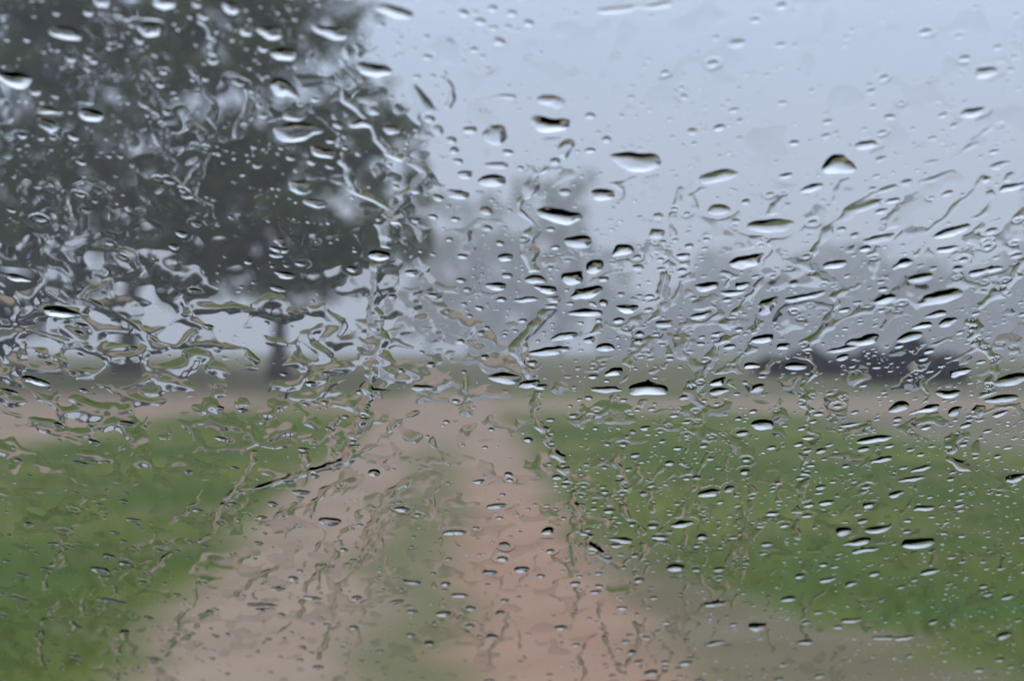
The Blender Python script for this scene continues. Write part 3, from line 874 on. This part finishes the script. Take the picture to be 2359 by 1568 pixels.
# orient upwards (normal along +n)
cr = (AU[TT[:, 1]] - AU[TT[:, 0]]) * (AV[TT[:, 2]] - AV[TT[:, 0]]) - (AV[TT[:, 1]] - AV[TT[:, 0]]) * (AU[TT[:, 2]] - AU[TT[:, 0]])
TT[cr < 0] = TT[cr < 0][:, ::-1]
area = np.abs(cr) / 2
comp = components(len(AU), np.concatenate([TT[:, 0], TT[:, 1]]), np.concatenate([TT[:, 1], TT[:, 2]]))
tc_ = comp[TT[:, 0]]
order = np.argsort(tc_, kind='stable'); TT = TT[order]; tc_ = tc_[order]; area = area[order]; 
starts = np.flatnonzero(np.r_[True, tc_[1:] != tc_[:-1]]); ends = np.r_[starts[1:], len(tc_)]
GXf, GYf = GX.ravel(), GY.ravel()
APX = np.concatenate([GXf, GXf[ea] + t * (GXf[eb] - GXf[ea])]); APY = np.concatenate([GYf, GYf[ea] + t * (GYf[eb] - GYf[ea])])
print('water triangles', len(TT), 'bodies', len(starts), 'covered', (F > 0).mean())

P0n, TVn, NVn = np.array(P0), np.array(TV), np.array(NV)
def water_body(name, tris, lift=0.00002):
    """closed body: curved outer skin and the flat face that lies on the glass"""
    vid, loc = np.unique(tris, return_inverse=True); loc = loc.reshape(-1, 3)
    u, v, h = AU[vid], AV[vid], AH[vid]
    cu, cv = (u.min() + u.max()) / 2, (v.min() + v.max()) / 2
    top = np.stack([u - cu, v - cv, h + lift], 1); bot = np.stack([u - cu, v - cv, np.full(len(u), lift)], 1)
    nv = len(vid)
    # base: only corners used by the skin, flipped
    tri = np.concatenate([loc, loc[:, ::-1] + nv])
    o = mesh_np(name, np.concatenate([top, bot]), tri, M['water'], smooth=np.r_[np.ones(len(loc), bool), np.zeros(len(loc), bool)])
    o.matrix_world = Matrix.Translation(on_glass(cu, cv)) @ FR.to_4x4()
    return o

# what lies behind each spot, for the labels
def backdrop(x, y):
    if y < 520: 
        if x < 930: return 'the dark tree crown'
        if x < 1500: return 'the sky right of the dark tree'
        return 'the open sky at upper right'
    if y < 760:
        if x < 930: return 'the lower edge of the dark crown'
        if x < 1450: return 'the pale faded trees'
        if x < 1950: return 'the pale far woodland'
        return 'the woodland near the right edge'
    if y < 900:
        if x < 500: return 'the thick tree trunk'
        if x < 900: return 'the slim tree trunk'
        if x < 1600: return 'the far field'
        return 'the dark bushes'
    if y < 1150:
        if x < 820: return 'the upper part of the left verge'
        if x < 1280: return 'the far end of the track'
        if x < 1800: return 'the upper part of the right verge'
        return 'the brownish ground at right'
    if x < 480: return 'the green left verge'
    if x < 900: return 'the left wheel rut'
    if x < 1050: return 'the strip between the ruts'
    if x < 1420: return 'the orange right rut'
    if y < 1330: return 'the green right verge'
    return 'the grey brown ground at lower right'

bodies = []
for s, e_ in zip(starts, ends):
    tris = TT[s:e_]; vid = np.unique(tris)
    x0, x1, y0, y1 = APX[vid].min(), APX[vid].max(), APY[vid].min(), APY[vid].max()
    pxarea = area[s:e_].sum()
    dist = 1.0
    cxp, cyp = APX[vid].mean(), APY[vid].mean()
    inframe = int(x1 > 0 and x0 < PW and y1 > 0 and y0 < PH)
    bodies.append((inframe, len(tris), s, e_, x0, x1, y0, y1, cxp, cyp))
bodies.sort(key=lambda b: (-b[0], -b[1]))
rest = []
labelled = {}
for k, (inf, nt, s, e_, x0, x1, y0, y1, cx_, cy_) in enumerate(bodies):
    if not inf or k >= 298 or nt < 12:
        rest.append(TT[s:e_]); continue
    if nt > 30000:
        o = water_body('water_film', TT[s:e_])
        tag(o, 'branching web of thin water film spread over the glass', 'water film', kind='stuff'); continue
    w, h = x1 - x0, y1 - y0
    fill = nt * STEP * STEP / 2 / max(w * h, 1)
    if fill < 0.42 or max(w, h) > 150:
        name, cat = 'water_rivulet', 'rivulet'
        size = 'long' if max(w, h) > 320 else 'short' if max(w, h) < 110 else 'mid-length'
        way = 'winding downwards' if h > w * 0.9 else 'lying crosswise'
        lab = f'{size} rivulet {way} before {backdrop(cx_, cy_)}'
    else:
        name, cat = 'water_drop', 'water drop'
        size = 'very wide' if w > 88 else 'large' if w > 52 else 'middling' if w > 33 else 'small' if w > 22 else 'tiny'
        shape = 'tall round' if h > w * 0.72 else 'flat' if h < w * 0.38 else 'oval'
        lab = f'{size} {shape} water drop before {backdrop(cx_, cy_)}'
    labelled.setdefault(lab, []).append((cx_, cy_, water_body(name, TT[s:e_]), cat))
ORD = ['leftmost', 'second from left', 'third from left', 'fourth from left', 'fifth from left', 'sixth from left', 'seventh from left', 'eighth from left']
def settle(lab, lst, depth=0):
    """one label each: what looks alike is told apart by where it stands among its likes"""
    cat = lst[0][3]; grp = 'water drops on the windscreen' if cat == 'water drop' else 'rivulets on the windscreen'
    n_ = len(lst)
    if n_ == 1:
        tag(lst[0][2], lab, cat, grp); return
    dxs = max(q[0] for q in lst) - min(q[0] for q in lst); dys = max(q[1] for q in lst) - min(q[1] for q in lst)
    if n_ == 2 and dys > dxs:
        lst.sort(key=lambda q: q[1])
        for w_, it in zip(('upper', 'lower'), lst): tag(it[2], f'{w_} {lab}', cat, grp)
        return
    if n_ > 5 and depth == 0:
        lst.sort(key=lambda q: q[1]); h_ = (n_ + 1) // 2
        settle('higher ' + lab, lst[:h_], 1); settle('lower ' + lab, lst[h_:], 1); return
    lst.sort(key=lambda q: q[0])
    if n_ == 2: ws = ['left', 'right']
    elif n_ == 3: ws = ['leftmost', 'middle', 'rightmost']
    else: ws = [ORD[min(i, 7)] for i in range(n_)]; ws[-1] = 'rightmost'
    for w_, it in zip(ws, lst): tag(it[2], f'{w_} {lab}', cat, grp)
for lab, lst in labelled.items(): settle(lab, lst)
o = water_body('small_water_drops', np.concatenate(rest))
o.name = 'rain_beads'
tag(o, 'small beads of rain between the larger drops on the glass', kind='stuff')

# --- finest droplets: little caps, in the dry places only, over the frame and on across the rest of the pane
rngd = np.random.default_rng(77)
NB = 42000
bxp = rngd.uniform(-150, PW + 150, NB); byp = rngd.uniform(-110, PH + 110, NB)
dn = np.array([dens(x, y) for x, y in zip(bxp, byp)])
cl = np.clip(0.32 + 1.5 * vnoise(bxp / 55, byp / 32, 400) * (0.6 + 0.4 * vnoise(bxp / 160, byp / 90, 401)), 0.03, 1)
keep = rngd.random(NB) < dn * cl * 1.0
bxp, byp = bxp[keep], byp[keep]; NB = len(bxp)
bw = 3.2 + 9.5 * rngd.random(NB) ** 2.6
ji = np.clip(((bxp - gxp[0]) / STEP).round().astype(int), 4, NXG - 5); ki = np.clip(((byp - gyp[0]) / STEP).round().astype(int), 4, NYG - 5)
bad = np.zeros(NB, bool)
for dj in (-3, -1, 1, 3):
    for dk in (-2, 0, 2): bad |= F[ki + dk, ji + dj] > -0.002 * MM
bxp, byp, bw = bxp[~bad], byp[~bad], bw[~bad]
bu, bv = glass_uv(bxp, byp); eu, _ = glass_uv(bxp + bw / 2, byp); br = eu - bu
# beyond the frame
NO = 5200
ou = rngd.uniform(UL + 0.01, UR - 0.01, NO); ov = rngd.uniform(VT + 0.01, VB - 0.01, NO)
depth = (P0n + np.outer(ou, [1, 0, 0]) + np.outer(ov, TVn)) - np.array(EYE)
cz = depth @ np.array(ey); cxx = depth[:, 0] / np.maximum(cz, .01) * FPX + PW / 2; cyy = PH / 2 - (depth @ np.array(ez)) / np.maximum(cz, .01) * FPX
out_ = (cz < 0.02) | (cxx < -160) | (cxx > PW + 160) | (cyy < -120) | (cyy > PH + 120)
ou, ov = ou[out_], ov[out_]; orr = 0.0004 + 0.0016 * rngd.random(len(ou)) ** 2
bu = np.concatenate([bu, ou]); bv = np.concatenate([bv, ov]); br = np.concatenate([br, orr]); NB = len(bu)
S = 10
rings = [(1.0, 0.0), (0.82, 0.33), (0.45, 0.80)]
th = np.arange(S) / S * 2 * math.pi
asp = rngd.uniform(0.75, 1.15, NB); kz = rngd.uniform(0.22, 0.36, NB) * br
har = 1 + 0.14 * np.cos(2 * th[None, :] + rngd.uniform(0, 6, NB)[:, None]) + 0.08 * np.cos(3 * th[None, :] + rngd.uniform(0, 6, NB)[:, None])
pts = []
for rr2, zz in rings:
    pts.append(np.stack([bu[:, None] + br[:, None] * rr2 * har * np.cos(th), bv[:, None] + (br * asp)[:, None] * rr2 * har * np.sin(th), np.repeat((kz * zz)[:, None], S, 1)], -1))
apex = np.stack([bu, bv + 0.05 * br, kz], -1)[:, None]
basev = pts[0].copy(); basec = np.stack([bu, bv, bu * 0], -1)[:, None]
allp = np.concatenate(pts + [apex, basev, basec], 1)          # 3S + 1 + S + 1
nvb = allp.shape[1]
ft, sm = [], []
for s in range(S):
    s2 = (s + 1) % S
    for rg2 in (0, 1):
        a0, b0 = rg2 * S, (rg2 + 1) * S
        ft += [(a0 + s, a0 + s2, b0 + s2), (a0 + s, b0 + s2, b0 + s)]; sm += [1, 1]
    ft.append((2 * S + s, 2 * S + s2, 3 * S)); sm.append(1)
    ft.append((3 * S + 1 + s2, 3 * S + 1 + s, 4 * S + 1)); sm.append(0)
ft = np.array(ft); 
tris = (ft[None] + (np.arange(NB) * nvb)[:, None, None]).reshape(-1, 3)
cop = allp.reshape(-1, 3); cop[:, 2] += 0.00002
o = mesh_np('fine_droplets', cop, tris, M['water'], smooth=np.tile(np.array(sm, bool), NB))
o.matrix_world = Matrix.Translation(P0) @ FR.to_4x4()
tag(o, 'fine mist of droplets on the dry parts of the glass', kind='stuff')
